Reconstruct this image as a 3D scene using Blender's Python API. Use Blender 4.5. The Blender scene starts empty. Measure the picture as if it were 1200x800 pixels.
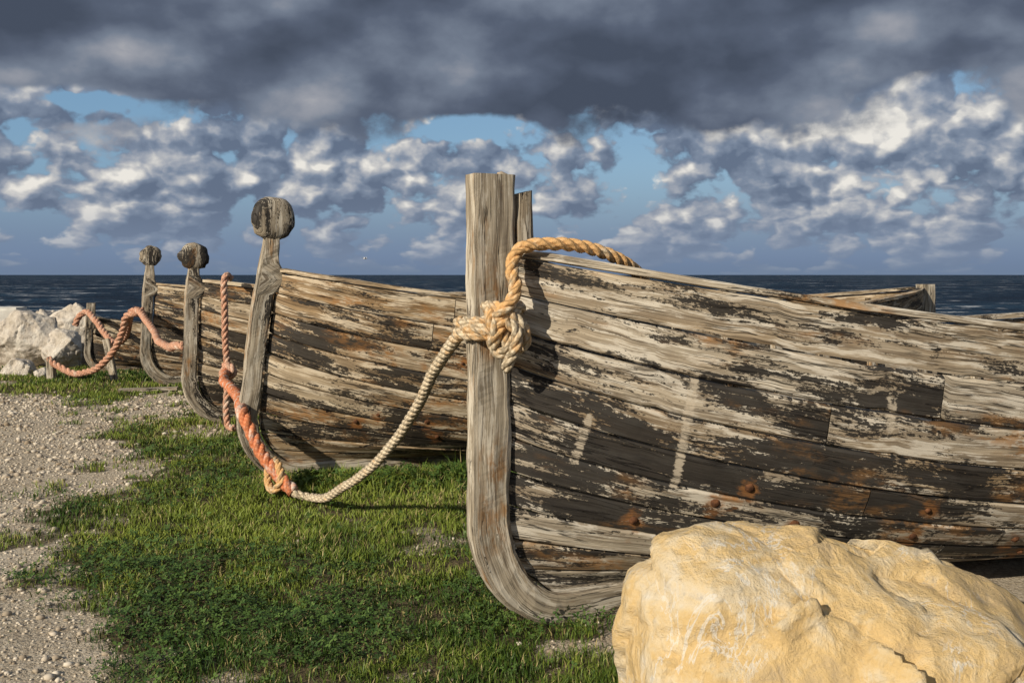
import bpy, bmesh, math, random
import numpy as np
from mathutils import Vector, noise as mn, Matrix

random.seed(4); rng=np.random.default_rng(4)
scene=bpy.context.scene
try:
    scene.view_settings.view_transform='Standard'; scene.view_settings.look='None'; scene.view_settings.exposure=0
except Exception: pass
COL=scene.collection

# ---------------------------------------------------------------- node helpers
class NT:
    def __init__(s,tree): s.t=tree; s.n=tree.nodes; s.l=tree.links
    def new(s,ty,**kw):
        n=s.n.new(ty)
        for k,v in kw.items(): setattr(n,k,v)
        return n
    def put(s,sock,v):
        if isinstance(v,bpy.types.NodeSocket): s.l.new(v,sock)
        elif v is not None:
            try: sock.default_value=v
            except Exception:
                sock.default_value=(v[0],v[1],v[2],1.0) if len(v)==3 else v
    def math(s,op,a,b=None,c=None,clamp=False):
        n=s.new('ShaderNodeMath',operation=op,use_clamp=clamp)
        s.put(n.inputs[0],a)
        if b is not None: s.put(n.inputs[1],b)
        if c is not None: s.put(n.inputs[2],c)
        return n.outputs[0]
    def vmath(s,op,a,b=None,scale=None):
        n=s.new('ShaderNodeVectorMath',operation=op)
        s.put(n.inputs[0],a)
        if b is not None: s.put(n.inputs[1],b)
        if scale is not None: s.put(n.inputs['Scale'],scale)
        return n.outputs['Value'] if op in('LENGTH','DOT_PRODUCT','DISTANCE') else n.outputs[0]
    def noise(s,vec,scale,detail=5,rough=.55,dist=0.0,out='Fac'):
        n=s.new('ShaderNodeTexNoise'); s.put(n.inputs['Vector'],vec)
        n.inputs['Scale'].default_value=scale; n.inputs['Detail'].default_value=detail
        n.inputs['Roughness'].default_value=rough; n.inputs['Distortion'].default_value=dist
        return n.outputs[out]
    def voro(s,vec,scale,feature='F1',out='Distance'):
        n=s.new('ShaderNodeTexVoronoi',feature=feature); s.put(n.inputs['Vector'],vec)
        n.inputs['Scale'].default_value=scale
        return n.outputs[out]
    def mr(s,v,a,b,c=0.0,d=1.0,smooth=True):
        n=s.new('ShaderNodeMapRange'); n.interpolation_type='SMOOTHSTEP' if smooth else 'LINEAR'
        s.put(n.inputs['Value'],v)
        for i,x in zip(('From Min','From Max','To Min','To Max'),(a,b,c,d)): s.put(n.inputs[i],x)
        return n.outputs['Result']
    def mix(s,f,a,b,mode='MIX'):
        n=s.new('ShaderNodeMix',data_type='RGBA',blend_type=mode)
        s.put(n.inputs[0],f); s.put(n.inputs[6],c4(a)); s.put(n.inputs[7],c4(b))
        return n.outputs[2]
    def ramp(s,f,stops):
        n=s.new('ShaderNodeValToRGB'); s.put(n.inputs[0],f)
        e=n.color_ramp.elements
        while len(e)<len(stops): e.new(.5)
        for el,(p,c) in zip(e,stops): el.position=p; el.color=(c[0],c[1],c[2],1)
        return n.outputs[0]
    def attr(s,name):
        n=s.new('ShaderNodeAttribute',attribute_name=name); return n
    def sep(s,v):
        n=s.new('ShaderNodeSeparateXYZ'); s.put(n.inputs[0],v); return n.outputs
    def bump(s,h,strength=.5,dist=.01,normal=None):
        n=s.new('ShaderNodeBump'); n.inputs['Strength'].default_value=strength; n.inputs['Distance'].default_value=dist
        s.put(n.inputs['Height'],h)
        if normal is not None: s.put(n.inputs['Normal'],normal)
        return n.outputs[0]
def c4(v):
    if isinstance(v,(tuple,list)) and len(v)==3: return (v[0],v[1],v[2],1)
    return v
def newmat(name):
    m=bpy.data.materials.new(name); m.use_nodes=True
    t=NT(m.node_tree); b=m.node_tree.nodes['Principled BSDF']
    b.inputs['Specular IOR Level'].default_value=.25; b.inputs['Roughness'].default_value=.8
    return m,t,b

# ---------------------------------------------------------------- materials
def wood_mat(name,tint=(1,1,1),warm=.5):
    m,t,b=newmat(name)
    uv=t.attr('puv').outputs['Vector']; pla=t.attr('pl'); pl=pla.outputs['Color']; scar=pla.outputs['Alpha']
    pr,pg,pb=t.sep(pl)
    warp=t.noise(uv,2.5,2,.5)
    wv=t.new('ShaderNodeCombineXYZ'); t.put(wv.inputs[1],t.math('MULTIPLY_ADD',warp,.05,-.025))
    uvw=t.vmath('ADD',uv,wv.outputs[0])
    g1=t.noise(t.vmath('MULTIPLY',uvw,(4,130,1)),1,4,.65)
    g2=t.noise(t.vmath('MULTIPLY',uvw,(1.3,26,1)),1,4,.6,.4)
    big=t.noise(t.vmath('MULTIPLY',uvw,(1.1,5,1)),1,3,.6)
    g=t.math('MULTIPLY_ADD',g2,.55,t.math('MULTIPLY',g1,.45))
    bare=t.ramp(g,[(.30,(.065,.052,.040)),(.42,(.215,.177,.13)),(.52,(.40,.345,.26)),(.66,(.64,.57,.45))])
    brown=t.ramp(g,[(.30,(.05,.032,.018)),(.45,(.19,.125,.065)),(.62,(.40,.29,.165))])
    tone=t.math('ADD',t.math('MULTIPLY',t.math('SUBTRACT',big,.5),2.2),t.math('ADD',pg,warm-.5),clamp=True)
    col=t.mix(tone,bare,brown)
    # rust-coloured weathering soaked into the bare wood
    rn=t.noise(t.vmath('MULTIPLY',uvw,(9,20,1)),1,5,.7)
    rn2=t.noise(t.vmath('MULTIPLY',uvw,(1.4,3.8,1)),1,3,.6)
    rsoak=t.math('MULTIPLY',t.mr(rn2,.54,.64),t.mr(rn,.42,.58))
    # chalky primer remains
    pn=t.noise(t.vmath('MULTIPLY',uvw,(2.2,14,1)),1.3,6,.7)
    prim=t.mr(t.math('MULTIPLY_ADD',g1,.35,pn),.66,.75)
    col=t.mix(t.math('MULTIPLY',prim,.75),col,(.68,.63,.53))
    # dark paint, flaking along the grain
    lo=t.noise(t.vmath('MULTIPLY',uvw,(1.15,4.5,1)),1,2,.5)
    n=t.noise(t.vmath('MULTIPLY',uvw,(3.2,15,1)),1,7,.72,.3)
    n=t.math('MULTIPLY_ADD',t.math('SUBTRACT',n,.5),3.2,.5)
    n=t.math('ADD',n,t.math('MULTIPLY',t.math('SUBTRACT',lo,.5),3.3))
    n=t.math('ADD',n,t.math('MULTIPLY',t.math('SUBTRACT',g1,.5),1.5))
    fl=t.noise(t.vmath('MULTIPLY',uvw,(1,1.6,1)),42,3,.65)
    n=t.math('ADD',n,t.math('MULTIPLY',t.math('SUBTRACT',fl,.5),1.3))
    pm=t.mr(t.math('ADD',n,pr),.97,1.05)
    pc=t.mix(t.noise(uvw,9,3,.6),(.009,.009,.010),(.042,.037,.032))
    col=t.mix(t.math('MULTIPLY',pm,.96),col,pc)
    col=t.mix(t.math('MULTIPLY',rsoak,t.mr(pm,0,1,.75,.42)),col,t.mix(g1,(.13,.055,.018),(.52,.27,.085)))
    rm=t.mr(t.math('ADD',rn,t.math('MULTIPLY',pb,.42)),.66,.86)
    col=t.mix(t.math('MULTIPLY',rm,.7),col,t.mix(g1,(.11,.042,.015),(.46,.21,.065)))
    # pale scar where a batten was torn off
    sm=t.mr(t.math('ADD',scar,t.math('MULTIPLY',t.math('SUBTRACT',fl,.5),1.1)),.52,.72)
    col=t.mix(t.math('MULTIPLY',sm,.8),col,t.mix(g1,(.40,.33,.24),(.66,.59,.47)))
    # cracks
    cn=t.noise(t.vmath('MULTIPLY',uvw,(1.4,34,1)),1,3,.5)
    cr=t.mr(t.math('ABSOLUTE',t.math('SUBTRACT',cn,.47)),.004,.018)
    cr=t.math('MAXIMUM',cr,t.mr(t.noise(uv,1.7,2),.46,.54))
    col=t.mix(t.math('MULTIPLY_ADD',cr,.75,.25),(.012,.009,.007),col)
    col=t.mix(1.0,col,tint,'MULTIPLY')
    t.put(b.inputs['Base Color'],col)
    t.put(b.inputs['Roughness'],t.mr(pm,0,1,.85,.6))
    h=t.math('MULTIPLY_ADD',g1,.35,t.math('MULTIPLY',g2,.6))
    h=t.math('ADD',h,t.math('MULTIPLY',pm,.25)); h=t.math('ADD',h,t.math('MULTIPLY',cr,.9))
    t.put(b.inputs['Normal'],t.bump(h,.9,.008))
    return m
M_wood=wood_mat('weathered_planks',(1,1,1),.28)
M_wood2=wood_mat('weathered_planks_brown',(.97,.90,.80),.50)
M_post=wood_mat('bare_grey_timber',(.90,.89,.87),.08)
def simple(name,c1,c2,scale,rough=.85,bs=.5,bd=.005,detail=6):
    m,t,b=newmat(name); tc=t.new('ShaderNodeTexCoord').outputs['Object']
    n=t.noise(tc,scale,detail,.6); t.put(b.inputs['Base Color'],t.ramp(n,[(.32,c1),(.68,c2)]))
    b.inputs['Roughness'].default_value=rough
    t.put(b.inputs['Normal'],t.bump(t.noise(tc,scale*4,6,.65),bs,bd)); return m
M_rust=simple('rusty_iron',(.05,.022,.012),(.20,.085,.035),40,.85)
M_conc=simple('concrete',(.52,.50,.45),(.7,.68,.62),5,.9)

def rope_mat(name,c1,c2,stain,amount):
    m,t,b=newmat(name)
    uv=t.attr('puv').outputs['Vector']; tc=t.new('ShaderNodeTexCoord').outputs['Object']
    pl=t.sep(t.attr('pl').outputs['Color'])
    x,y,z=t.sep(uv)
    yarn=t.math('SINE',t.math('MULTIPLY_ADD',x,260.0,t.math('MULTIPLY',y,6.2832*3)))
    n=t.noise(tc,75,5,.75); dirt=t.noise(tc,9,4,.7)
    col=t.ramp(t.math('ADD',t.math('MULTIPLY_ADD',yarn,.09,t.math('MULTIPLY',n,.6)),t.math('MULTIPLY',dirt,.4)),[(.3,c1),(.62,c2)])
    sn=t.noise(tc,11,5,.7)
    sm=t.mr(t.math('ADD',sn,t.math('MULTIPLY',t.math('SUBTRACT',pl[0],.5),amount)),.44,.68)
    col=t.mix(t.math('MULTIPLY',sm,.85),col,stain)
    t.put(b.inputs['Base Color'],col)
    b.inputs['Roughness'].default_value=.95
    t.put(b.inputs['Normal'],t.bump(t.math('MULTIPLY_ADD',yarn,.35,t.math('MULTIPLY',n,1.6)),.9,.004))
    return m
M_rope=rope_mat('beige_hemp_rope',(.26,.20,.12),(.74,.63,.46),(.68,.39,.15),.42)
M_rope_o=rope_mat('orange_rope',(.36,.16,.09),(.66,.38,.26),(.62,.52,.42),.3)
M_rope_r=rope_mat('orange_red_rope',(.46,.12,.04),(.70,.27,.13),(.66,.60,.52),.6)

def rock_mat(name,yellow=True):
    m,t,b=newmat(name); tc=t.new('ShaderNodeTexCoord').outputs['Object']
    n1=t.noise(tc,2.6,6,.6,.8); n2=t.noise(tc,11,6,.65,.5); n3=t.noise(t.vmath('MULTIPLY',tc,(1,1,2.2)),1.5,4,.6,1.5)
    if yellow:
        k=t.math('MULTIPLY_ADD',n2,.3,t.math('MULTIPLY_ADD',n1,.35,t.math('MULTIPLY',n3,.35)))
        col=t.ramp(k,[(.36,(.38,.32,.24)),(.42,(.58,.43,.23)),(.48,(.70,.50,.23)),(.54,(.72,.58,.36)),(.62,(.74,.67,.54))])
    else:
        col=t.ramp(t.math('MULTIPLY_ADD',n2,.4,t.math('MULTIPLY',n1,.6)),[(.35,(.36,.31,.24)),(.5,(.56,.50,.42)),(.65,(.70,.66,.58))])
    wv=t.noise(t.vmath('MULTIPLY',tc,(1.6,1.2,.6)),3.0,6,.65,1.2)
    vein=t.mr(t.math('ABSOLUTE',t.math('SUBTRACT',wv,.5)),.002,.022,1,0)
    vein=t.math('MULTIPLY',vein,t.mr(t.noise(tc,2.4,3),.44,.56))
    col=t.mix(t.math('MULTIPLY',vein,.8),col,(.76,.72,.63))
    gm=t.mr(t.noise(t.vmath('ADD',tc,(3,1,5)),2.9,7,.74),.56,.64)
    col=t.mix(t.math('MULTIPLY',gm,.6),col,(.38,.35,.31) if yellow else (.42,.39,.35))
    sp=t.mr(t.noise(tc,45,4,.7),.60,.72)
    col=t.mix(t.math('MULTIPLY',sp,.3),col,(.26,.18,.10))
    t.put(b.inputs['Base Color'],col); b.inputs['Roughness'].default_value=.85
    h=t.math('ADD',t.math('MULTIPLY',n1,1.2),t.math('MULTIPLY_ADD',n2,.6,t.math('MULTIPLY',t.noise(tc,60,6,.78),.24)))
    wq=t.vmath('ADD',tc,t.vmath('SCALE',t.noise(tc,4,3,.5,0,'Color'),scale=.25))
    h=t.math('ADD',h,t.math('MULTIPLY',t.voro(wq,6.5),.6))
    t.put(b.inputs['Normal'],t.bump(h,.85,.055))
    return m
M_rock=rock_mat('yellow_limestone',True); M_rock2=rock_mat('pale_limestone',False)

# ---------------------------------------------------------------- mesh helper
def empty(name,loc=(0,0,0),rotz=0,scale=1):
    o=bpy.data.objects.new(name,None); o.location=loc; o.rotation_euler=(0,0,rotz); o.scale=(scale,)*3
    COL.objects.link(o); return o
def mk(name,V,F,mat,attrs=None,parent=None,smooth=False,sharp=None):
    me=bpy.data.meshes.new(name); V=np.asarray(V,dtype=np.float32)
    if isinstance(F,np.ndarray):
        k=F.shape[1]; nf=len(F)
        me.vertices.add(len(V)); me.vertices.foreach_set('co',V.ravel())
        me.loops.add(nf*k); me.loops.foreach_set('vertex_index',F.astype(np.int32).ravel())
        me.polygons.add(nf); me.polygons.foreach_set('loop_start',np.arange(nf,dtype=np.int32)*k)
        me.update(calc_edges=True); me.validate()
    else:
        me.from_pydata([tuple(map(float,v)) for v in V],[],F); me.update()
    if attrs:
        for k,a in attrs.items():
            a=np.asarray(a,dtype=np.float32)
            if a.shape[1]==4:
                at=me.attributes.new(k,'FLOAT_COLOR','POINT'); at.data.foreach_set('color',a.ravel())
            else:
                at=me.attributes.new(k,'FLOAT_VECTOR','POINT'); at.data.foreach_set('vector',a.ravel())
    if smooth: me.polygons.foreach_set('use_smooth',[True]*len(me.polygons))
    me.materials.append(mat)
    o=bpy.data.objects.new(name,me); COL.objects.link(o)
    if parent: o.parent=parent
    return o
class Acc:
    def __init__(s): s.V=[];s.F=[];s.U=[];s.P=[]
    def add(s,v,u,p): s.V.append(v); s.U.append(u); s.P.append(p); return len(s.V)-1
    def build(s,name,mat,parent,smooth=False):
        return mk(name,s.V,s.F,mat,{'puv':s.U,'pl':s.P},parent,smooth)
def sweep(acc,rings,closed_ends=True,rnd=0.0,pl=(0.1,.5,0,0),rough=.004,seed=0.,u0=0.):
    n=len(rings[0]); base=len(acc.V); u=u0; prev=None
    for ri,R in enumerate(rings):
        c=Vector((0,0,0))
        for p in R: c+=Vector(p)
        c/=n
        if prev is not None: u+=(c-prev).length
        prev=c; per=0
        for i,p in enumerate(R):
            p=Vector(p)
            if i: per+=(p-Vector(R[i-1])).length
            d=(p-c); 
            if d.length>1e-6: d.normalize()
            k=mn.noise(Vector((u*2.2+seed,per*14+seed*3,seed)))*rough+mn.noise(Vector((u*9+seed,per*40,seed)))*rough*.5
            acc.add(tuple(p+d*k),(u+rnd,per+rnd*3,0),pl)
    for r in range(len(rings)-1):
        for i in range(n):
            j=(i+1)%n
            acc.F.append((base+r*n+i,base+r*n+j,base+(r+1)*n+j,base+(r+1)*n+i))
    if closed_ends:
        acc.F.append(tuple(base+i for i in range(n))[::-1])
        acc.F.append(tuple(base+(len(rings)-1)*n+i for i in range(n)))
def rectring(o,i,w,wb=.18,pb=.1):
    def P(p,q): return (o[0]+(i[0]-o[0])*p, w*q, o[1]+(i[1]-o[1])*p)
    return [P(0,-1+wb),P(0,0),P(0,1-wb),P(pb,1),P(.5,1),P(1-pb,1),P(1,1-wb),P(1,0),P(1,-1+wb),P(1-pb,-1),P(.5,-1),P(pb,-1)]
def boxring(c,ax,bx,ha,hb):
    c=Vector(c);a=Vector(ax)*ha;b=Vector(bx)*hb; k=.82
    return [c-a-b*k,c-a,c-a+b*k,c-a*k+b,c+b,c+a*k+b,c+a+b*k,c+a,c+a-b*k,c+a*k-b,c-b,c-a*k-b]
def beam(acc,p,q,ha,hb,up=(0,0,1),**kw):
    p=Vector(p);q=Vector(q);d=(q-p); L=d.length; d.normalize()
    a=d.cross(Vector(up)).normalized(); b=a.cross(d).normalized()
    n=max(2,int(L/.06)); sweep(acc,[boxring(p+(q-p)*(k/n),a,b,ha,hb) for k in range(n+1)],**kw)

# ---------------------------------------------------------------- boat
def make_boat(X0,Y0,th,scale,mat,paint,ztop=2.05,knob=0.,rake=0.,L=7.,zbow=1.69,zmid=1.25,zst=1.5,Bm=1.1,seed=1,step=.05,split=False,hw=.062,scars=()):
    rnd=random.Random(seed)
    par=empty('wooden_boat',(X0,Y0,0),th,scale)
    kz=.10
    def zs(s):
        return zmid+(zbow-zmid)*(1-s/.5)**1.6 if s<.5 else zmid+(zst-zmid)*((s-.5)/.5)**1.8
    def foot(z): 
        if z>=.5: return 0.
        z=max(z,.13); return .38-math.sqrt(max(0,.38**2-(.5-z)**2))
    def hp(s,v,side):
        H=zs(s)-kz; m=min(1,max(0,math.sin(math.pi*min(max(s,0),1))))**.8
        zf=(1-m)*v+m*(1-math.cos(v*math.pi/2))**1.35; wf=(1-m)*v**.9+m*math.sin(v*math.pi/2)**.62
        z=kz+H*zf; w=Bm*(max(1e-5,math.sin(math.pi*min(max(s,1e-4),1-1e-4))))**.76*wf
        a=foot(kz+(zbow-kz)*v); b=foot(kz+(zst-kz)*v)
        t=a+s*(L-a-b)+rake*max(0,z-.5)*(1-s)**6
        return Vector((t,side*w,z))
    def nrm(s,v,side):
        e=1e-3
        a=hp(min(s+e,1),v,side)-hp(max(s-e,0),v,side); b=hp(s,min(v+e,1),side)-hp(s,max(v-e,0.001),side)
        n=a.cross(b)*side
        if n.length<1e-9: return Vector((0,side,0))
        n.normalize(); 
        return -n if n.y*side<0 else n
    acc=Acc(); bolts=[]
    N=len(paint)
    for side in(-1,1):
        for k in range(N):
            v=(k+.5)/N
            if k in(3,4,5,7):
                x=.45+rnd.random()*.6
                while x<L-.4:
                    if rnd.random()<(.8 if k in(3,4) else .4): bolts.append((x/L,v+rnd.uniform(-.02,.02),side,.022*rnd.uniform(.7,1.15) if k!=7 else .013))
                    x+=rnd.uniform(.32,.9)
    bp=[(hp(s,v,sd),sd) for s,v,sd,r in bolts]
    for side in(-1,1):
        for k in range(N):
            v0=k/N; v1=(k+1)/N; gap=.002
            joints=[0.003]; x=rnd.uniform(.14,.42)
            while x<.9: joints.append(x); x+=rnd.uniform(.2,.42)
            joints.append(.997)
            myb=[b for b in bp if b[1]==side]
            for j in range(len(joints)-1):
                s0=joints[j]+.0004; s1=joints[j+1]-.0004
                n=max(3,int((s1-s0)*L/step)); off=rnd.uniform(-.006,.006); r1=rnd.uniform(0,50); r2=rnd.uniform(0,20)
                pa=paint[k]+rnd.uniform(-.10,.10); tone=rnd.uniform(.10,.75)
                base=len(acc.V)
                for i in range(n+1):
                    s=s0+(s1-s0)*i/n
                    wob0=mn.noise(Vector((s*L*1.5,r1,k)))*.005; wob1=mn.noise(Vector((s*L*1.5,r1+9,k)))*.005
                    chip0=max(0,mn.noise(Vector((s*L*7,r1+3,k)))-.35)*.02; chip1=max(0,mn.noise(Vector((s*L*7,r1+5,k)))-.35)*.02
                    va=v0+gap+abs(wob0)*.6+chip0; vb=min(v1-gap-abs(wob1)*.6-chip1,1)
                    dv=.006; lst=[(va,-.008),(va+dv,off),((va*.67+vb*.33),off+mn.noise(Vector((s*L*3,r2,1)))*.004),((va*.33+vb*.67),off+mn.noise(Vector((s*L*3,r2,5)))*.004),(vb-dv,off),(vb,-.008),(vb,-.03),(va,-.03)]
                    per=0;pp=None
                    for vv,oo in lst:
                        p=hp(s,vv,side); nn=nrm(s,vv,side)
                        if pp is not None: per+=(p-pp).length
                        pp=p
                        rr=0.
                        for b,_ in myb:
                            dx=(p.x-b.x); dz=(p.z-b.z)
                            if abs(dx)<.2 and abs(dz)<.2:
                                dz=dz*(.6 if dz<0 else 1.3); rr=max(rr,1-math.hypot(dx,dz)/.10)
                        sc=0.
                        for (sx,z0,z1,ln_) in scars:
                            if side<0 and z0<p.z<z1: sc=max(sc,1-abs(p.x-sx-(p.z-z0)*ln_)/.048)
                        acc.add(tuple(p+nn*oo),(s*L+r1,per+r2,0),(pa,tone,rr,sc))
                for i in range(n):
                    for q in range(8):
                        q2=(q+1)%8; f=(base+i*8+q,base+i*8+q2,base+(i+1)*8+q2,base+(i+1)*8+q)
                        acc.F.append(f if side<0 else f[::-1])
                for e in(0,n):
                    acc.F.append(tuple(base+e*8+q for q in range(8)))
    acc.build('hull_planks',mat,par)
    B=Acc()
    for (s,v,sd,r),(p,_) in zip(bolts,bp):
        nn=nrm(s,v,sd); a=nn.cross(Vector((0,0,1))).normalized(); b=a.cross(nn); c=p+nn*.004; i0=len(B.V)
        for q in range(10):
            an=q*.6283; B.add(tuple(c+(a*math.cos(an)+b*math.sin(an))*r*rnd.uniform(.85,1.1)-nn*.004),(0,0,0),(0,0,0,1))
        for q in range(10):
            an=q*.6283; B.add(tuple(c+(a*math.cos(an)+b*math.sin(an))*r*.65+nn*.005),(0,0,0),(0,0,0,1))
        for q in range(10): B.F.append((i0+q,i0+(q+1)%10,i0+10+(q+1)%10,i0+10+q))
        B.F.append(tuple(i0+10+q for q in range(10)))
    B.build('iron_bolts',M_rust,par,True)
    G=Acc()
    for side in(-1,1):
        n=int(L/.07); rs=[]
        for i in range(n+1):
            s=.006+.988*i/n; p=hp(s,1,side); nn=Vector(nrm(s,1,side)); nn.z=0; nn.normalize()
            hh=.016+.004*mn.noise(Vector((s*9,seed,side)))
            c=p-nn*.026+Vector((0,0,hh+.004)); 
            rs.append(boxring(c,nn,(0,0,1),.040,hh))
        sweep(G,rs,pl=(.10,.3,.1,0),rough=.008,rnd=seed*3.3+side,seed=seed+side)
    G.build('gunwale',mat,par)
    R=Acc()
    for i in range(1,15):
        s=i/15
        for side in(-1,1):
            rs=[]
            for q in range(11):
                v=.02+.95*q/10; p=hp(s,v,side); nn=nrm(s,v,side); c=p-nn*.055
                rs.append(boxring(c,nn,(1,0,0),.024,.03))
            sweep(R,rs,pl=(.3,.6,0,0),rough=.003,rnd=i)
    for s in(.28,.5,.72):
        p=hp(s,.78,1); beam(R,(p.x,-p.y+.03,p.z),(p.x,p.y-.03,p.z),.13,.02,pl=(.2,.5,0,0),rnd=s*40)
    R.build('ribs_and_thwarts',mat,par)
    S=Acc(); rings=[]
    Ro=.5
    def bowpts(zt):
        out=[]; z=zt
        nz=int((zt-.5)/.03)
        for i in range(nz+1):
            z=zt+(.5-zt)*i/nz; dx=rake*max(0,z-.5)
            wl=.0; ti=.035 if split else .005
            if knob and z>zbow-.15: 
                q=(z-zbow+.15)/(zt-zbow+.15); wl=.03*q; ti=.02-.03*q+.08*max(0,1-abs(z-zbow+.05)/.12)
            elif not knob and z>zbow-.3: ti=.07
            out.append(((-.14+dx+wl,z),(ti+dx,z)))
        for i in range(1,13):
            a=math.pi/2*i/12; cx,cz=.36,.5
            out.append(((cx-Ro*math.cos(a),cz-(Ro+.025)*math.sin(a)),(cx-(.325 if split else .345)*math.cos(a),cz-.37*math.sin(a))))
        return out
    bow=bowpts(ztop)
    for o,i in bow: rings.append(rectring(o,i,hw))
    nk=60
    for k in range(1,nk):
        t=.36+(L-.72)*k/nk; rings.append(rectring((t,-.025),(t,.13),hw))
    zt2=zst+.06
    stern=[]
    for i in range(1,13):
        a=math.pi/2*i/12; cx,cz=L-.36,.5
        stern.append(((cx+Ro*math.sin(a),cz-(Ro+.025)*math.cos(a)),(cx+.32*math.sin(a),cz-.37*math.cos(a))))
    for i in range(1,26):
        z=.5+(zt2-.5)*i/25; stern.append(((L+.14,z),(L-.04,z)))
    for o,i in stern: rings.append(rectring(o,i,hw))
    sweep(S,rings,pl=(-.25 if split else .12,.25,.1,0),rough=.016,rnd=seed*7.1,seed=seed*2.)
    if split:
        rs=[]
        for k in range(16):
            z=zbow-.35+(ztop-.085-(zbow-.35))*k/15
            rs.append(rectring((.075,z),(.165-.012*(k/15),z+(.02 if k==15 else 0)),hw*.9,.2,.2))
        sweep(S,rs,pl=(.12,.6,.0,0),rough=.014,rnd=3.1,seed=8.)
        rs=[rectring((.00,ztop-.02+.012*k),(.064,ztop-.02+.004*k),hw*(.8-.1*k)) for k in range(4)]
        sweep(S,rs,pl=(-.05,.6,.0,0),rough=.01,rnd=5.1,seed=3.)
    S.build('stem_and_keel',M_post,par)
    if knob:
        K=Acc(); cx=rake*(ztop-.5)-.055; cz=ztop+knob*.6; rs=[]
        for q,(yy,rr) in enumerate([(-.078,.4),(-.076,.8),(-.058,.96),(-.02,1.02),(.02,1.02),(.058,.96),(.076,.8),(.078,.4)]):
            rs.append([(cx+knob*rr*math.cos(a*math.pi/18)*(1.0+.05*math.sin(a*.35+seed)),yy,cz+knob*rr*.95*math.sin(a*math.pi/18)) for a in range(36)])
        sweep(K,rs,pl=(.46,.3,.1,0),rough=.02,rnd=seed*2.7,seed=seed*4.)
        K.U=[(v[2]+seed,v[0]+v[1]*.7+seed*2,0) for v in K.V]
        K.build('stem_head',M_post,par,True)
    return par,hp

TH=math.radians(25)
P1=[.10,.24,.46,.64,.62,.46,.60,.36,.50,.18]
b1,hp1=make_boat(-.06,4.5,TH,1,M_wood,P1,ztop=2.05,split=True,seed=3,step=.03,hw=.056,scars=((.74,.62,1.20,.05),(1.62,.88,1.10,-.1),(.30,.72,.98,.25)))
P2=[-.05,.35,.55,.6,.62,.45,.55,.45,.4,.2]
b2,hp2=make_boat(-1.97,7.66,TH,1,M_wood2,P2,ztop=1.93,knob=.172,rake=.13,zbow=1.62,zst=1.44,seed=11,step=.06,hw=.056)
P3=[.4,.5,.6,.7,.6,.6,.6,.5,.45,.3]
b3,hp3=make_boat(-3.40,10.7,TH,1,M_wood2,P3,ztop=1.71,knob=.15,rake=.03,zbow=1.52,zst=1.36,seed=21,step=.08,hw=.06)
b4,hp4=make_boat(-5.20,14.3,TH,1,M_wood2,P3,ztop=1.78,knob=.15,rake=.05,zbow=1.45,zst=1.3,seed=31,step=.1,hw=.06)
b5,hp5=make_boat(-6.95,16.4,TH,.66,M_wood2,P3,ztop=1.72,rake=.05,zbow=1.36,zst=1.2,zmid=1.0,L=6,seed=41,step=.12,hw=.08)

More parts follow.
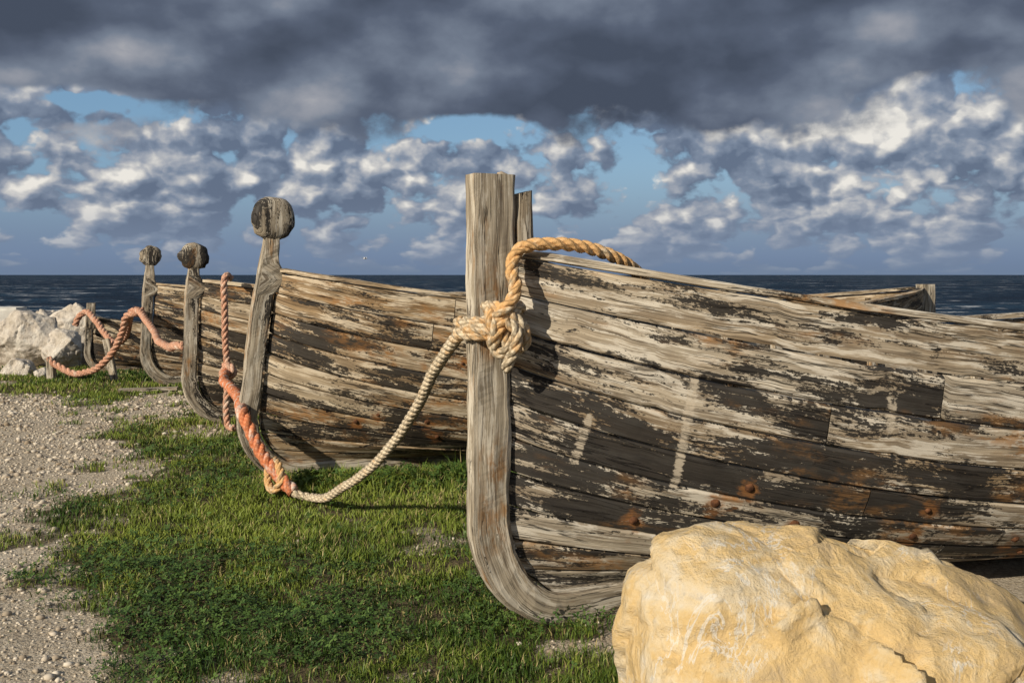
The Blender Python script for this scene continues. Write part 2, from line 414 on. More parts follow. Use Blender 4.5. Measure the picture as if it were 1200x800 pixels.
# ---------------------------------------------------------------- ropes
def catmull(P,step):
    P=[np.array(p,float) for p in P]; P=[2*P[0]-P[1]]+P+[2*P[-1]-P[-2]]; out=[]
    for i in range(1,len(P)-2):
        p0,p1,p2,p3=P[i-1:i+3]; n=max(2,int(np.linalg.norm(p2-p1)/step*2))
        for k in range(n):
            t=k/n; out.append(.5*((2*p1)+(-p0+p2)*t+(2*p0-5*p1+4*p2-p3)*t*t+(-p0+3*p1-3*p2+p3)*t**3))
    out.append(P[-2]); out=np.array(out)
    d=np.r_[0,np.cumsum(np.linalg.norm(np.diff(out,axis=0),axis=1))]
    n=int(d[-1]/step); s=np.linspace(0,d[-1],n+1)
    return np.stack([np.interp(s,d,out[:,i]) for i in range(3)],1),s
def rope(name,pts,r,mat,parent=None,stain=.5,fuzz=1.):
    C,s=catmull(pts,r*.45); n=len(C); T=np.gradient(C,axis=0); T/=np.linalg.norm(T,axis=1)[:,None]
    N=np.zeros_like(C); up=np.array([0.3,.2,1.]); N[0]=np.cross(T[0],up); N[0]/=np.linalg.norm(N[0])
    for i in range(1,n):
        v=N[i-1]-T[i]*np.dot(N[i-1],T[i]); N[i]=v/np.linalg.norm(v)
    Bn=np.cross(T,N); K=10; V=[];U=[];Pl=[];F=[]; rr_=random.Random(len(pts)+int(r*1000))
    C=C+N*(np.sin(s*9+1)*r*.06)[:,None]+Bn*(np.sin(s*13.7)*r*.05)[:,None]
    st=stain if callable(stain) else (lambda p: stain)
    for k in range(3):
        ph=2*math.pi*k/3+s/(r*6.0)*2*math.pi+.35*np.sin(s*7.3)
        D=N*np.cos(ph)[:,None]+Bn*np.sin(ph)[:,None]; E=-N*np.sin(ph)[:,None]+Bn*np.cos(ph)[:,None]
        c=C+D*(r*.5); base=len(V)
        wob=1+.06*np.sin(s*40+k*2)+.05*np.sin(s*91+k)
        for i in range(n):
            sv=st(C[i])+.12*math.sin(k*2.1+s[i]*2)
            for q in range(K):
                a=2*math.pi*q/K
                V.append(c[i]+(D[i]*math.cos(a)*.56+E[i]*math.sin(a)*.62)*r*wob[i]*(1+rr_.uniform(-.03,.03))); U.append((s[i],q/K,0)); Pl.append((sv,0,0,1))
        for i in range(n-1):
            for q in range(K):
                q2=(q+1)%K; F.append((base+i*K+q,base+i*K+q2,base+(i+1)*K+q2,base+(i+1)*K+q))
        F.append(tuple(base+q for q in range(K))); F.append(tuple(base+(n-1)*K+q for q in range(K)))
    nf=int(s[-1]/r*3.0*fuzz)
    for _ in range(nf):
        i=rr_.randrange(n); a=rr_.uniform(0,6.283); dr=N[i]*math.cos(a)+Bn[i]*math.sin(a); tg=T[i]*rr_.choice((-1,1))
        p=C[i]+dr*r*.9; l=r*rr_.uniform(.25,.8); w=T[i]*r*.035
        q=p+dr*l*rr_.uniform(.2,.8)+tg*l; b0=len(V); sv=st(C[i])
        for vv in(p-w,p+w,q): V.append(vv); U.append((s[i],0,0)); Pl.append((sv,0,0,1))
        F.append((b0,b0+1,b0+2))
    return mk(name,V,F,mat,{'puv':U,'pl':Pl},parent,True)
par=empty('mooring_rope')
st=lambda p: .22 if p[2]<1.2 else min(.95,.28+(p[2]-1.2)*1.5)
rope('rope_span',[(-1.62,7.08,.13),(-1.52,6.99,.07),(-1.41,6.95,.05),(-1.27,6.75,.09),(-1.13,6.55,.19),(-.836,6.05,.45),(-.565,5.5,.80),(-.40,5.0,1.10),(-.28,4.6,1.28),(-.235,4.47,1.335),(-.19,4.385,1.365),(-.12,4.345,1.36),(-.06,4.36,1.34),(-.02,4.40,1.33)],.029,M_rope,par,st)
e1=Vector((math.cos(TH),math.sin(TH),0)); e2=Vector((0,0,1)); e3=Vector((math.sin(TH),-math.cos(TH),0))
kc=Vector((-.055,4.345,1.37))
kp=[]
for i in range(25):
    a=2*math.pi*i/24+.4
    kp.append(tuple(kc+e1*(math.sin(a)+2*math.sin(2*a))*.017+e2*(math.cos(a)-2*math.cos(2*a))*.036+e3*(-math.sin(3*a)*.027+.005)))
rope('rope_knot',kp,.028,M_rope,par,st)
def turn(z,zz,ext=.0):
    o=Vector((-.06,4.5,0)); f=lambda t,w,z: tuple(o+e1*t+e3*w+Vector((0,0,z)))
    return [f(.035,.07,z+zz*.4),f(.02,.11,z),f(-.06,.115+ext,z+zz*.2),f(-.135,.092,z+zz*.4),f(-.172,.02,z+zz*.5),f(-.168,-.06,z+zz*.6),f(-.12,-.09,z+zz*.8),f(-.02,-.085,z+zz)]
rope('rope_turn_1',turn(1.41,-.04),.027,M_rope,par,st)
rope('rope_turn_2',turn(1.325,.03),.027,M_rope,par,st)
f=lambda t,w,z: tuple(Vector((-.06,4.5,0))+e1*t+e3*w+Vector((0,0,z)))
rope('rope_wrap',[f(-.10,.08,1.46),f(-.075,.15,1.46),f(-.02,.195,1.42),f(.03,.20,1.36),f(.045,.17,1.30),f(.02,.12,1.265),f(-.03,.10,1.26)],.028,M_rope,par,st)
rope('rope_wrap_2',[f(.05,.08,1.44),f(.03,.16,1.46),f(-.03,.185,1.43),f(-.08,.18,1.37),f(-.09,.15,1.31),f(-.06,.11,1.28)],.028,M_rope,par,st)
rope('rope_over_gunwale',[(-.09,4.33,1.38),(-.045,4.30,1.44),(.0,4.30,1.49),(.015,4.325,1.55),(.0,4.345,1.62),(.015,4.37,1.69),(.07,4.385,1.728),(.19,4.42,1.738),(.30,4.46,1.728),(.40,4.50,1.703),(.50,4.56,1.665),(.60,4.66,1.60),(.68,4.78,1.48)],.030,M_rope,par,st)
rope('rope_tail',[(-.02,4.30,1.40),(.02,4.285,1.36),(.02,4.285,1.30),(-.0,4.30,1.25),(-.02,4.315,1.21),(-.022,4.33,1.19)],.026,M_rope,par,st,4.)
par=empty('orange_rope')
rope('hanging_part',[(-2.955,10.46,1.56),(-2.97,10.39,1.595),(-2.98,10.34,1.56),(-2.985,10.32,1.45),(-2.975,10.33,1.0),(-2.95,10.32,.5),(-2.955,10.30,.2),(-2.93,10.28,.04),(-2.85,10.22,.03)],.036,M_rope_o,par)
rope('lying_part',[(-2.94,10.25,.60),(-2.84,9.8,.56),(-2.64,9.3,.56),(-2.44,8.75,.57),(-2.22,8.1,.60),(-2.10,7.7,.60),(-2.00,7.42,.55),(-1.90,7.30,.41),(-1.79,7.20,.28),(-1.68,7.10,.19),(-1.60,7.04,.13),(-1.53,6.99,.08)],.046,M_rope_r,par,.45)
rope('rope_tie',[(-1.72,7.20,.26),(-1.66,7.10,.24),(-1.63,7.03,.15),(-1.68,7.05,.08),(-1.74,7.12,.10),(-1.76,7.18,.20)],.030,M_rope,par,.8)
rope('loop_tie',[(-2.98,10.36,.66),(-2.90,10.24,.66),(-2.86,10.22,.60),(-2.93,10.25,.55),(-3.0,10.3,.58),(-2.97,10.36,.64)],.04,M_rope_o,par)
par=empty('orange_rope')
rope('span_far',[(-7.06,16.1,.78),(-7.0,16.1,.92),(-6.87,16.1,1.0),(-6.6,15.8,.86),(-6.30,15.5,.64),(-6.06,15.2,.56),(-5.75,14.8,.68),(-5.50,14.3,.94),(-5.38,14.12,1.08),(-5.22,14.08,1.10)],.05,M_rope_o,par,.3)
rope('span_near',[(-5.40,14.1,1.08),(-5.26,14.0,1.10),(-5.0,13.6,.98),(-4.70,13.1,.84),(-4.44,12.5,.77),(-4.1,11.9,.74),(-3.90,11.4,.77),(-3.72,10.95,.82),(-3.60,10.72,.84),(-3.50,10.62,.84)],.046,M_rope_o,par,.3)
rope('low_loop',[(-6.98,15.0,.34),(-6.85,14.95,.25),(-6.53,14.8,.14),(-6.25,14.7,.17),(-6.03,14.6,.28),(-5.78,14.45,.50),(-5.60,14.3,.78),(-5.48,14.15,1.0),(-5.32,14.05,1.06),(-5.2,14.1,1.04)],.05,M_rope_o,par,.3)

# ---------------------------------------------------------------- terrain
def vn(x,y,seed=0):
    xi=np.floor(x).astype(np.int64); yi=np.floor(y).astype(np.int64); fx=x-xi; fy=y-yi
    fx=fx*fx*(3-2*fx); fy=fy*fy*(3-2*fy)
    def h(a,b):
        n=(a*374761393+b*668265263+seed*1442695041)&0x7fffffff
        n=((n^(n>>13))*1274126177)&0x7fffffff
        return ((n^(n>>16))&0xffff)/65535.
    return (h(xi,yi)*(1-fx)+h(xi+1,yi)*fx)*(1-fy)+(h(xi,yi+1)*(1-fx)+h(xi+1,yi+1)*fx)*fy
def fbm(x,y,seed=0,o=4):
    a=0;s=0;w=1
    for i in range(o): a=a+vn(x*2**i+i*17.3,y*2**i+i*9.1,seed+i)*w; s+=w; w*=.5
    return a/s
def height(x,y):
    z=(fbm(x*.7,y*.7,3)-.5)*.07+(fbm(x*4,y*4,5,3)-.5)*.025
    edge=23.5+2.5*(fbm(x*.15,y*0+.5,8)-.5)
    drop=np.clip((y-edge)/3.,0,1); z=z-drop*drop*(3-2*drop)*4.5
    return z
def gmask(x,y):
    b=np.interp(y,[0,3.0,3.9,4.7,5.7,6.3,7.85,9.5,11,12.5,16,24],[-.2,-.75,-1.15,-1.95,-2.65,-2.75,-3.05,-3.75,-4.4,-5.3,-7.4,-10])
    d=x-b+(fbm(x*1.1,y*.9,11)-.5)*.9+(fbm(x*5,y*5,12)-.5)*.8
    m=np.clip(d/.36+.5,0,1)
    def ell(cx,cy,rx,ry,k=1.):
        q=np.sqrt(((x-cx)/rx)**2+((y-cy)/ry)**2)+(fbm(x*6,y*6,13)-.5)*1.2
        return 1-np.clip((1.1-q)*3,0,1)*k
    m=m*ell(.42,4.22,.42,.20,.85)*ell(-4.3,12.0,.75,1.6)*ell(-3.2,10.2,.4,.5,.6)*ell(1.9,5.4,1.8,.7,.7)
    far=np.clip((y-12.9)/.5,0,1)*np.clip((17.5-y),0,1)*np.clip((fbm(x*.9,y*.9,15)-.36)*9,0,1)
    stray=np.clip((fbm(x*3.2,y*3.2,21)-.60)*12,0,1)*np.clip((x-b+.9)/.6,0,1)*.6
    thin=1-.55*np.clip((fbm(x*2.0,y*2.0,23)-.64)*9,0,1)
    return np.clip(np.maximum(np.maximum(m*thin,far*np.clip((-x-4.6),0,1)),stray),0,1)
def axis(dense0,dense1,dd,lo,hi,g=1.13):
    a=list(np.arange(dense0,dense1,dd)); s=dd; x=a[-1]
    while x<hi: s*=g; x+=s; a.append(x)
    s=dd; x=a[0]; pre=[]
    while x>lo: s*=g; x-=s; pre.append(x)
    return np.array(pre[::-1]+a)
xs=axis(-4.5,2.5,.035,-140,140); ys=axis(3,9.5,.035,-40,30,1.04)
X,Y=np.meshgrid(xs,ys); Z=height(X,Y); G=gmask(X,Y)
V=np.stack([X.ravel(),Y.ravel(),Z.ravel()],1); nx=len(xs); ny=len(ys)
I,J=np.meshgrid(np.arange(nx-1),np.arange(ny-1)); a=(J*nx+I).ravel()
F=np.stack([a,a+1,a+nx+1,a+nx],1)
m,t,b=newmat('gravel_and_soil')
pos=t.new('ShaderNodeNewGeometry').outputs['Position']; gm=t.sep(t.attr('pl').outputs['Color'])[0]
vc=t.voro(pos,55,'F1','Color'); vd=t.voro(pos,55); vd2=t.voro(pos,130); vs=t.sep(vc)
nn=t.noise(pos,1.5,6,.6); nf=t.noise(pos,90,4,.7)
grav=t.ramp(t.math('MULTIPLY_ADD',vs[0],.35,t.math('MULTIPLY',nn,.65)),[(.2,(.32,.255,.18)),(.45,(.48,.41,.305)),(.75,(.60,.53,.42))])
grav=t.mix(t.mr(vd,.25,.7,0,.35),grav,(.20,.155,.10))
soil=t.ramp(t.noise(pos,14,6,.7),[(.35,(.05,.042,.02)),(.65,(.17,.13,.07))])
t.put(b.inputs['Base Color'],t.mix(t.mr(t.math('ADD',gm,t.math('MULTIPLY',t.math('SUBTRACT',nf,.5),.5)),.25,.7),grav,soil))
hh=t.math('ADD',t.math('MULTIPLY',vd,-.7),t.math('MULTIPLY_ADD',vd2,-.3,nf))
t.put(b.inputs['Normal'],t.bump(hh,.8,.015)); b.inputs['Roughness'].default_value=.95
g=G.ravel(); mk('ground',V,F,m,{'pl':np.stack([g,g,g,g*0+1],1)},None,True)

def scatter(n,y0,y1,pw,xl=-.60,xr=.46):
    u=rng.random(n); e=2+pw
    y=(y0**e+u*(y1**e-y0**e))**(1/e); x=(xl+(xr-xl)*rng.random(n))*y+rng.normal(0,.05,n); return x,y
def clover_field(x,y):
    c=np.clip((fbm(x*1.3,y*1.3,31)-.50)*9,0,1)
    blob=np.clip(1.3-np.sqrt(((x+1.65)/.95)**2+((y-4.9)/.85)**2),0,1)*2.4+np.clip(1.2-np.sqrt(((x+.95)/.6)**2+((y-4.35)/.35)**2),0,1)*1.5
    return np.clip(c*.40+np.clip(blob,0,1)*(.15+.85*np.clip((fbm(x*3.5,y*3.5,33)-.42)*7,0,1)),0,1)
N=370000
x,y=scatter(N,3.4,17.5,-1.5,-.57,.4); gmk=gmask(x,y); cf=clover_field(x,y)
keep=(rng.random(N)<gmk**1.3*(1-.70*cf)*(.25+.75*np.clip((fbm(x*6,y*6,41)-.3)*4,0,1)))
x=x[keep];y=y[keep];n=len(x); z=height(x,y)
tuft=fbm(x*2.2,y*2.2,43)
def near_line(x,y,ax,ay,bx,by,w):
    t_=np.clip(((x-ax)*(bx-ax)+(y-ay)*(by-ay))/((bx-ax)**2+(by-ay)**2),0,1)
    return np.exp(-(((x-ax-t_*(bx-ax))**2+(y-ay-t_*(by-ay))**2))/w**2)
tall=near_line(x,y,-1.5,7.45,.8,7.9,.38)*1.8+near_line(x,y,-3.2,10.6,-1,11.4,.3)*.8+near_line(x,y,.35,4.75,2.5,5.7,.2)*.3
tuf2=np.clip((fbm(x*5,y*5,47)-.55)*5,0,1)
ln=(.012+.040*tuft**1.3+.02*rng.random(n)+.034*tuf2*rng.random(n))*(1+.9*tall)*(1+.02*y); wd=(.0017+.0018*rng.random(n))*(y/4.5)**.75
ang=rng.random(n)*6.283; lean=rng.normal(.35,.38,n); la=rng.random(n)*6.283
wx=np.cos(ang)*wd; wy=np.sin(ang)*wd; lx=np.cos(la)*lean; ly=np.sin(la)*lean
def pt(k,w,h): return np.stack([x+lx*ln*h*h*1.1+wx*w*k,y+ly*ln*h*h*1.1+wy*w*k,z-.004+ln*h],1)
Vg=np.stack([pt(-1,1,0),pt(1,1,0),pt(-1,.8,.55),pt(1,.8,.55),pt(0,0,1)],1).reshape(-1,3)
i0=np.arange(n)*5
Fg=np.concatenate([np.stack([i0,i0+1,i0+3],1),np.stack([i0,i0+3,i0+2],1),np.stack([i0+2,i0+3,i0+4],1)])
pat=np.clip((fbm(x*.9,y*.9,51)-.5)*2.6+.5+(fbm(x*4,y*4,53)-.5)*1.5+rng.normal(0,.25,n),0,1)
dry=(rng.random(n)<.05+.16*np.clip((fbm(x*1.7,y*1.7,57)-.52)*7,0,1)).astype(float)
c1=np.array([.040,.085,.012]);c2=np.array([.21,.265,.042]);cd=np.array([.38,.32,.14])
cc=c1+(c2-c1)*pat[:,None]; cc=cc*(1-dry[:,None])+cd*dry[:,None]
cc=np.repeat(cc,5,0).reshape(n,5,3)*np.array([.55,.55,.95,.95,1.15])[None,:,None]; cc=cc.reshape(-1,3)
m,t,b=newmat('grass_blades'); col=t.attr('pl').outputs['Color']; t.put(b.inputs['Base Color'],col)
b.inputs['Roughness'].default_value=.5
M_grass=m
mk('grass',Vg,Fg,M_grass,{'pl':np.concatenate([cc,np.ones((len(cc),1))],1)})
N=130000
x,y=scatter(N,3.4,13,-1.2,-.57,.2); cf=clover_field(x,y)*gmask(x,y)
tl=near_line(x,y,-1.5,7.4,.6,7.8,.3)
keep=rng.random(N)<np.clip(cf*.9+tl*.5+.03*gmask(x,y),0,1); x=x[keep];y=y[keep];tl=tl[keep];n=len(x)
z=height(x,y)+.012+.050*rng.random(n)*fbm(x*4,y*4,62)*2+.012*fbm(x*5,y*5,61)+tl*.11*rng.random(n)
r=(.006+.009*rng.random(n))*(y/4.5)**.4*(1+.5*tl); a0=rng.random(n)*6.283; tx=rng.normal(0,.4,n); ty=rng.normal(0,.4,n)
Vs=[];
for k in range(3):
    a=a0+k*2.094
    for (rr,da,up) in((0,0,0),(.8,-.55,.12),(1.25,-.2,.1),(1.25,.2,.1),(.8,.55,.12)):
        dx=np.cos(a+da)*rr*r; dy=np.sin(a+da)*rr*r; Vs.append(np.stack([x+dx,y+dy,z+dx*tx+dy*ty+up*r],1))
Vc=np.stack(Vs,1).reshape(-1,3); i0=np.arange(n)*15; Fc=[]
for k in range(3):
    o=k*5; Fc+= [np.stack([i0+o,i0+o+1,i0+o+2],1),np.stack([i0+o,i0+o+2,i0+o+3],1),np.stack([i0+o,i0+o+3,i0+o+4],1)]
Fc=np.concatenate(Fc); p=rng.random(n)
cc=np.array([.028,.065,.014])+(np.array([.10,.165,.035])-np.array([.028,.065,.014]))*p[:,None]; cc=np.repeat(cc,15,0)
mk('clover',Vc,Fc,M_grass,{'pl':np.concatenate([cc,np.ones((len(cc),1))],1)})

bm=bmesh.new(); bmesh.ops.create_icosphere(bm,subdivisions=1,radius=1); bv=np.array([v.co for v in bm.verts]); bf=np.array([[v.index for v in f.verts] for f in bm.faces]); bm.free()
N=52000; x,y=scatter(N,3.3,17,-1.1,-.60,.3); gk=gmask(x,y); keep=rng.random(N)<np.clip((1-gk)**1.5+.015,0,1)*(.25+.75*fbm(x*3,y*3,71)); x=x[keep];y=y[keep];n=len(x)
r=.003+.003*rng.random(n)+.018*rng.random(n)**14+.0004*y; r*=1+.05*np.maximum(y-4,0)
sc=np.stack([r*rng.uniform(.8,1.5,n),r*rng.uniform(.8,1.3,n),r*rng.uniform(.45,.9,n)],1); an=rng.random(n)*6.283
P=bv[None]*(1+rng.normal(0,.13,(n,len(bv),1)))*sc[:,None,:]; ca=np.cos(an)[:,None];sa=np.sin(an)[:,None]
Px=P[...,0]*ca-P[...,1]*sa+x[:,None]; Py=P[...,0]*sa+P[...,1]*ca+y[:,None]; Pz=P[...,2]+(height(x,y)+r*.25)[:,None]
Vp=np.stack([Px,Py,Pz],2).reshape(-1,3); Fp=(bf[None]+(np.arange(n)*len(bv))[:,None,None]).reshape(-1,3)
cp=np.array([.28,.22,.15])+(np.array([.66,.59,.48])-np.array([.28,.22,.15]))*rng.random((n,1)); cp=np.repeat(cp,len(bv),0)
m,t,b=newmat('gravel_stones'); t.put(b.inputs['Base Color'],t.attr('pl').outputs['Color']); b.inputs['Roughness'].default_value=.9
mk('gravel',Vp,Fp,m,{'pl':np.concatenate([cp,np.ones((len(cp),1))],1)})

# ---------------------------------------------------------------- rocks
def rock(name,pts,mat,cuts=5,amp=.03,seed=0,sm=2,loc=(0,0,0),sf=.35,fine=90):
    bm=bmesh.new(); vs=[bm.verts.new(p) for p in pts]
    r=bmesh.ops.convex_hull(bm,input=vs)
    bmesh.ops.delete(bm,geom=[g for g in r['geom_interior'] if isinstance(g,bmesh.types.BMVert)],context='VERTS')
    bmesh.ops.triangulate(bm,faces=bm.faces[:])
    size=max((Vector(p)-Vector(q)).length for p in pts for q in pts)
    for it in range(cuts+3):
        lim=size/(2**(it+1)); 
        if it>=cuts+2 or lim<size/fine: break
        es=[e for e in bm.edges if e.calc_length()>lim*1.0]
        if es: bmesh.ops.subdivide_edges(bm,edges=es,cuts=1)
        bmesh.ops.triangulate(bm,faces=bm.faces[:])
        if it in(3,4,5)[:sm]: bmesh.ops.smooth_vert(bm,verts=bm.verts[:],factor=sf,use_axis_x=True,use_axis_y=True,use_axis_z=True)
    bm.normal_update(); o=Vector((seed*3.1,seed*1.7,seed))
    for v in bm.verts:
        p=v.co*1.0
        w=Vector((mn.noise(p*3+o),mn.noise(p*3-o),mn.noise(p*3+o*2)))*.10*size
        k=mn.noise(p*3.5/size+o)*1.2
        vd,vp=mn.voronoi((p+w)*4.6/size+o); q0=(p+w)*4.6/size+o; c=Vector(vp[0])-q0
        tilt=Vector((mn.noise(vp[0]*3.1),mn.noise(vp[0]*2.3+o),mn.noise(vp[0]*1.7-o)))
        fac=c.dot(tilt)*2.4
        crease=max(0,1-(vd[1]-vd[0])*5)**2
        lz=(p.z*5.5/size*1.6+mn.noise(p*2.1/size+o)*1.5+p.x*1.2/size); led=(lz-math.floor(lz)); led=abs(led-.5)*2
        f=mn.fractal(p*13/size+o,.85,2.1,6)
        v.co+=v.normal*amp*(k+fac+f*.30-crease*.28-(led**4)*.22)
    me=bpy.data.meshes.new(name); bm.to_mesh(me); bm.free()
    me.polygons.foreach_set('use_smooth',[True]*len(me.polygons)); me.materials.append(mat)
    ob=bpy.data.objects.new(name,me); ob.location=loc; COL.objects.link(ob); return ob
C=Vector((1.1,3.2,0))
bp=[(.35,3.35,.30),(.33,3.3,-.05),(.39,3.45,.58),(.43,3.3,.58),(.57,3.35,.71),(.72,3.42,.78),(.97,3.40,.77),(1.19,3.42,.71),(1.36,3.40,.68),(1.50,3.42,.60),(1.66,3.4,.56),(1.80,3.4,.47),(2.05,3.4,.28),(2.15,3.4,-.05),
    (.46,2.98,.20),(.48,2.85,-.05),(.64,3.08,.62),(.95,2.90,.40),(1.22,2.98,.56),(1.60,2.98,.40),(1.2,2.72,.12),(1.8,2.95,.25),(1.2,2.65,-.05),(1.95,2.8,-.05),
    (.5,3.75,.45),(.9,3.85,.55),(1.4,3.8,.45),(1.9,3.7,.2),(.5,3.85,-.05),(1.2,4.0,-.05),(1.9,3.85,-.05)]
rock('boulder',[Vector(p)-C for p in bp],M_rock,6,.046,1.3,2,C,.22,120)
def rrock(name,c,sx,sy,sz,seed,mat):
    rr=random.Random(seed); pts=[]
    for i in range(16):
        v=Vector((rr.gauss(0,1),rr.gauss(0,1),rr.gauss(0,1))).normalized(); pts.append(Vector((v.x*sx,v.y*sy,v.z*sz)))
    return rock(name,pts,mat,4,.05*max(sx,sz),seed,1,c,.3,60)
for c,sx,sy,sz,sd in [((-8.45,17.3,.38),.78,.6,.62,5),((-7.75,17.2,.30),.38,.4,.42,14),((-9.3,18.0,.25),.5,.5,.45,7),((-8.2,18.6,.45),.6,.6,.65,8),((-9.0,16.3,.05),.35,.3,.25,9),
    ((-10.6,18.2,.2),.6,.5,.42,10),((-7.9,15.9,.08),.30,.25,.22,12),((-9.5,17.0,.08),.32,.3,.24,15),((-9.9,17.4,.22),.42,.4,.36,16),((-8.9,19.2,.5),.5,.5,.5,17),((-7.3,15.5,.05),.16,.16,.12,18),((-8.5,15.6,.04),.18,.2,.14,19)]:
    rrock('boulder',c,sx,sy,sz,sd,M_rock2)
bm=bmesh.new(); bmesh.ops.create_cube(bm,size=1); bmesh.ops.scale(bm,vec=(1.2,.9,.95),verts=bm.verts)
bmesh.ops.bevel(bm,geom=bm.edges[:],offset=.05,segments=2,affect='EDGES'); bmesh.ops.subdivide_edges(bm,edges=bm.edges[:],cuts=3,use_grid_fill=True)
for v in bm.verts: v.co+=v.normal*mn.noise(v.co*4)*.03
me=bpy.data.meshes.new('concrete_block'); bm.to_mesh(me); bm.free(); me.materials.append(M_conc)
o=bpy.data.objects.new('concrete_block',me); o.location=(-10.05,19.2,.50); o.rotation_euler=(0,0,.2); COL.objects.link(o)
A=Acc(); beam(A,(-6.93,15.0,-.1),(-6.95,15.0,.34),.055,.055,up=(0,1,0),pl=(-.3,.2,0,0)); A.build('wooden_stake',M_post,None)
A=Acc(); beam(A,(-5.95,14.9,.0),(-6.15,15.1,.62),.05,.04,up=(0,1,0),pl=(.1,.4,0,0)); A.build('wooden_prop',M_post,None)
A=Acc(); beam(A,(-5.35,13.55,.03),(-4.6,13.7,.04),.09,.02,pl=(.1,.4,0,0)); A.build('driftwood_plank',M_post,None)

# ---------------------------------------------------------------- sea
m,t,b=newmat('sea_water'); pos=t.new('ShaderNodeNewGeometry').outputs['Position']
w0=t.noise(t.vmath('MULTIPLY',pos,(.45,.8,1)),1,4,.65); w1=t.noise(t.vmath('MULTIPLY',pos,(.10,.12,1)),1,5,.68); w2=t.noise(t.vmath('MULTIPLY',pos,(.022,.018,1)),1,6,.70); w3=t.noise(t.vmath('MULTIPLY',pos,(.003,.0025,1)),1,5,.65)
mixw=t.math('ADD',t.math('MULTIPLY',w1,.38),t.math('MULTIPLY_ADD',w2,.42,t.math('MULTIPLY',w0,.2)))
base=t.ramp(mixw,[(.42,(.002,.008,.021)),(.5,(.005,.020,.044)),(.58,(.018,.055,.10))])
base=t.mix(t.math('MULTIPLY',t.mr(w3,.42,.60),.35),base,(.010,.038,.070))
cap=t.math('MULTIPLY',t.mr(w1,.56,.61),t.mr(w2,.49,.54)); cap=t.math('MULTIPLY',cap,t.mr(w0,.40,.52))
t.put(b.inputs['Base Color'],t.mix(cap,base,(.7,.72,.74)))
b.inputs['Roughness'].default_value=.5; b.inputs['Specular IOR Level'].default_value=.07
t.put(b.inputs['Normal'],t.bump(t.math('ADD',w0,t.math('MULTIPLY_ADD',w1,3.5,t.math('MULTIPLY',w2,9))),1,1.6))
xs=np.array([-40000,-3000,-400,0,400,3000,40000.]); ys=np.array([-3000,20,60,200,1000,6000,40000.])
X,Y=np.meshgrid(xs,ys); V=np.stack([X.ravel(),Y.ravel(),X.ravel()*0-3.0],1); I,J=np.meshgrid(np.arange(6),np.arange(6)); a=(J*7+I).ravel()
mk('sea',V,np.stack([a,a+1,a+8,a+7],1),m)

# ---------------------------------------------------------------- seagull
mw,t,b=newmat('gull_feathers'); tc=t.new('ShaderNodeTexCoord').outputs['Object']; t.put(b.inputs['Base Color'],t.ramp(t.noise(tc,3,3),[(.4,(.7,.7,.7)),(.6,(.82,.82,.8))]))
gp=empty('seagull',(-19.2,130,3.7),.5,1.0)
A=Acc(); rs=[]
for xx,rr in[(-.34,.012),(-.27,.03),(-.15,.065),(0,.085),(.12,.075),(.2,.05),(.26,.05),(.31,.035),(.35,.014),(.40,.006)]:
    rs.append([(xx,rr*math.cos(a*.785),rr*math.sin(a*.785)+.02*(xx>.2)) for a in range(8)])
sweep(A,rs,rough=0); A.build('body',mw,gp,True)
A=Acc()
for sd in(-1,1):
    rs=[]
    for yy,ch,zz,xo in[(.05,.2,.04,0),(.3,.19,.16,.03),(.45,.16,.19,.02),(.65,.09,.13,-.06),(.8,.02,.08,-.14)]:
        rs.append([(xo+ch/2,sd*yy,zz),(xo,sd*yy,zz+.015),(xo-ch/2,sd*yy,zz),(xo,sd*yy,zz-.008)])
    sweep(A,rs,rough=0)
sweep(A,[[(-.3,-.03,.01),(-.3,.03,.01),(-.3,.03,-.01),(-.3,-.03,-.01)],[(-.46,-.08,.01),(-.46,.08,.01),(-.46,.08,0),(-.46,-.08,0)]],rough=0)
A.build('wings_and_tail',mw,gp)

# ---------------------------------------------------------------- sky and sun
sun=Vector((-.60,-.66,.44)).normalized()
w=bpy.data.worlds.new('World'); scene.world=w; w.use_nodes=True; t=NT(w.node_tree)
bg=w.node_tree.nodes['Background']; bg.inputs['Strength'].default_value=.1
sky=t.new('ShaderNodeTexSky'); sky.sky_type='NISHITA'; sky.sun_disc=False
sky.sun_elevation=math.asin(sun.z); sky.sun_rotation=math.atan2(sun.x,sun.y)%(2*math.pi)
d=t.new('ShaderNodeTexCoord').outputs['Generated']; d=t.vmath('NORMALIZE',d); dx,dy,dz=t.sep(d)
def S(r,g_,b_): return (r*10,g_*10,b_*10)
def blob(c,rx,rz,p=None):
    v=t.vmath('MULTIPLY',t.vmath('SUBTRACT',d,c),(1/rx,1/rx,1/rz)); 
    return t.mr(t.vmath('LENGTH',v),1.0,0.0,0,1)
base=t.mix(.6,sky.outputs[0],S(.15,.33,.55))
base=t.mix(t.mr(dz,.0,.12,1,0),base,S(.17,.235,.36))
# billowing cumulus rows, flatter and finer toward the horizon
zc=t.math('POWER',t.math('MAXIMUM',dz,.0),.70)
cq=t.new('ShaderNodeCombineXYZ'); t.put(cq.inputs[0],dx); t.put(cq.inputs[1],dy); t.put(cq.inputs[2],zc); q=cq.outputs[0]
warp=t.vmath('SCALE',t.vmath('SUBTRACT',t.noise(q,24,3,.6,0,'Color'),(.5,.5,.5)),scale=.045)
def puff(v,det):
    nz=t.noise(v,10.5,det,.5)
    wv=t.vmath('ADD',v,warp)
    a=t.math('SUBTRACT',.5,t.voro(wv,23)); b_=t.math('SUBTRACT',.5,t.voro(wv,55))
    return t.math('ADD',t.math('MULTIPLY_ADD',a,.32,nz),t.math('MULTIPLY',b_,.12))
n1=puff(q,6); n1b=puff(t.vmath('ADD',q,(-.009,-.003,.013)),3)
hi=t.noise(q,60,4,.62)
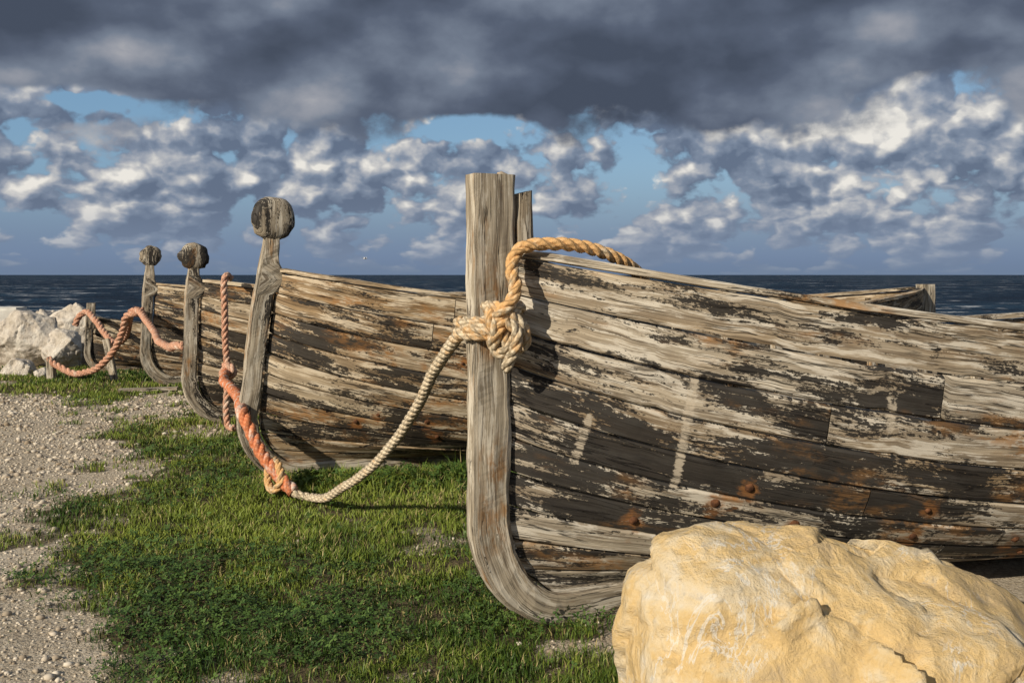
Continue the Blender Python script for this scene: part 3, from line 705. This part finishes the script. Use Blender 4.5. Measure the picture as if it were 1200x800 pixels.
cov=t.math('ADD',n1,t.mr(dz,.012,.05,-.02,.085))
cov=t.math('ADD',cov,t.math('MULTIPLY',blob((.335,.93,.135),.17,.05),.24))
cov=t.math('ADD',cov,t.math('MULTIPLY',blob((-.22,.97,.11),.26,.06),.15))
cov=t.math('SUBTRACT',cov,t.math('MULTIPLY',blob((-.04,.985,.145),.085,.026),.32))
cov=t.math('SUBTRACT',cov,t.math('MULTIPLY',blob((-.39,.905,.158),.07,.014),.3))
m1=t.mr(t.math('MULTIPLY_ADD',t.math('SUBTRACT',hi,.5),.14,cov),.45,.54)
rel=t.math('MULTIPLY_ADD',t.math('SUBTRACT',n1,n1b),3.1,.42)
rel=t.math('ADD',rel,t.math('MULTIPLY',t.math('SUBTRACT',hi,.5),.35))
rel=t.math('ADD',rel,t.math('MULTIPLY',t.math('SUBTRACT',t.noise(q,4.5,2,.5),.5),.9))
rel=t.math('ADD',rel,t.math('MULTIPLY',blob((.345,.925,.145),.11,.05),.50))
c1=t.ramp(rel,[(.12,S(.12,.155,.23)),(.42,S(.20,.245,.33)),(.62,S(.35,.375,.43)),(.82,S(.58,.57,.56)),(1.0,S(.86,.82,.75))])
c1=t.mix(t.mr(dz,.005,.085,.8,0),c1,S(.20,.26,.37))
sk=t.mix(t.math('MULTIPLY',m1,.95),base,c1)
# dark stratocumulus deck above
v2=t.vmath('MULTIPLY',d,(1,1,1.7))
n2=t.noise(v2,4.6,6,.52); n2b=t.noise(t.vmath('ADD',v2,(-.03,-.015,.05)),4.6,3,.5)
n3=t.noise(v2,2.3,3,.5); 
lump=t.math('SUBTRACT',.5,t.voro(t.vmath('ADD',v2,t.vmath('SCALE',t.vmath('SUBTRACT',t.noise(v2,9,3,.6,0,'Color'),(.5,.5,.5)),scale=.16)),9))
c=t.math('ADD',n2,t.mr(dz,.10,.20,-.17,.32,False))
c=t.math('SUBTRACT',c,t.math('MULTIPLY',blob((.36,.92,.165),.17,.055),.15))
c=t.math('SUBTRACT',c,t.math('MULTIPLY',blob((-.39,.905,.155),.09,.022),.32))
c=t.math('SUBTRACT',c,t.math('MULTIPLY',blob((-.03,.985,.140),.09,.028),.30))
c=t.math('ADD',c,t.math('MULTIPLY_ADD',t.math('SUBTRACT',hi,.5),.10,t.math('MULTIPLY',lump,.14)))
m2=t.mr(c,.47,.61)
rel2=t.math('ADD',t.math('MULTIPLY_ADD',t.math('SUBTRACT',n2,n2b),2.2,.40),t.math('MULTIPLY',t.math('SUBTRACT',n3,.5),1.3))
rel2=t.math('ADD',rel2,t.math('MULTIPLY',lump,.36)); rel2=t.math('ADD',rel2,t.math('MULTIPLY',t.math('SUBTRACT',hi,.5),.10))
rel2=t.math('ADD',rel2,t.math('MULTIPLY',blob((.36,.90,.225),.16,.03),.35))
c2=t.ramp(rel2,[(.08,S(.062,.079,.116)),(.38,S(.098,.122,.175)),(.64,S(.175,.21,.275)),(.86,S(.32,.335,.38)),(1.0,S(.48,.475,.48))])
c2=t.mix(t.mr(dz,.36,.7,0,1),c2,S(.22,.26,.33))
sk=t.mix(m2,sk,c2)
sk=t.mix(t.mr(dz,-.005,.022,1,0),sk,S(.155,.215,.32))
t.put(bg.inputs['Color'],sk)
sl=bpy.data.lights.new('sun','SUN'); sl.energy=5.0; sl.angle=math.radians(.5); sl.color=(1,.89,.73)
so=bpy.data.objects.new('sun',sl); so.rotation_euler=sun.to_track_quat('Z','Y').to_euler(); so.location=(-5,-7,8); COL.objects.link(so)

# ---------------------------------------------------------------- camera
cd=bpy.data.cameras.new('camera'); cd.lens=35; cd.sensor_width=36; cd.clip_end=100000; cd.clip_start=.05
cd.shift_y=-78/1200
co=bpy.data.objects.new('camera',cd); co.location=(0,0,1.6); co.rotation_euler=(math.radians(90),0,0); COL.objects.link(co); scene.camera=co
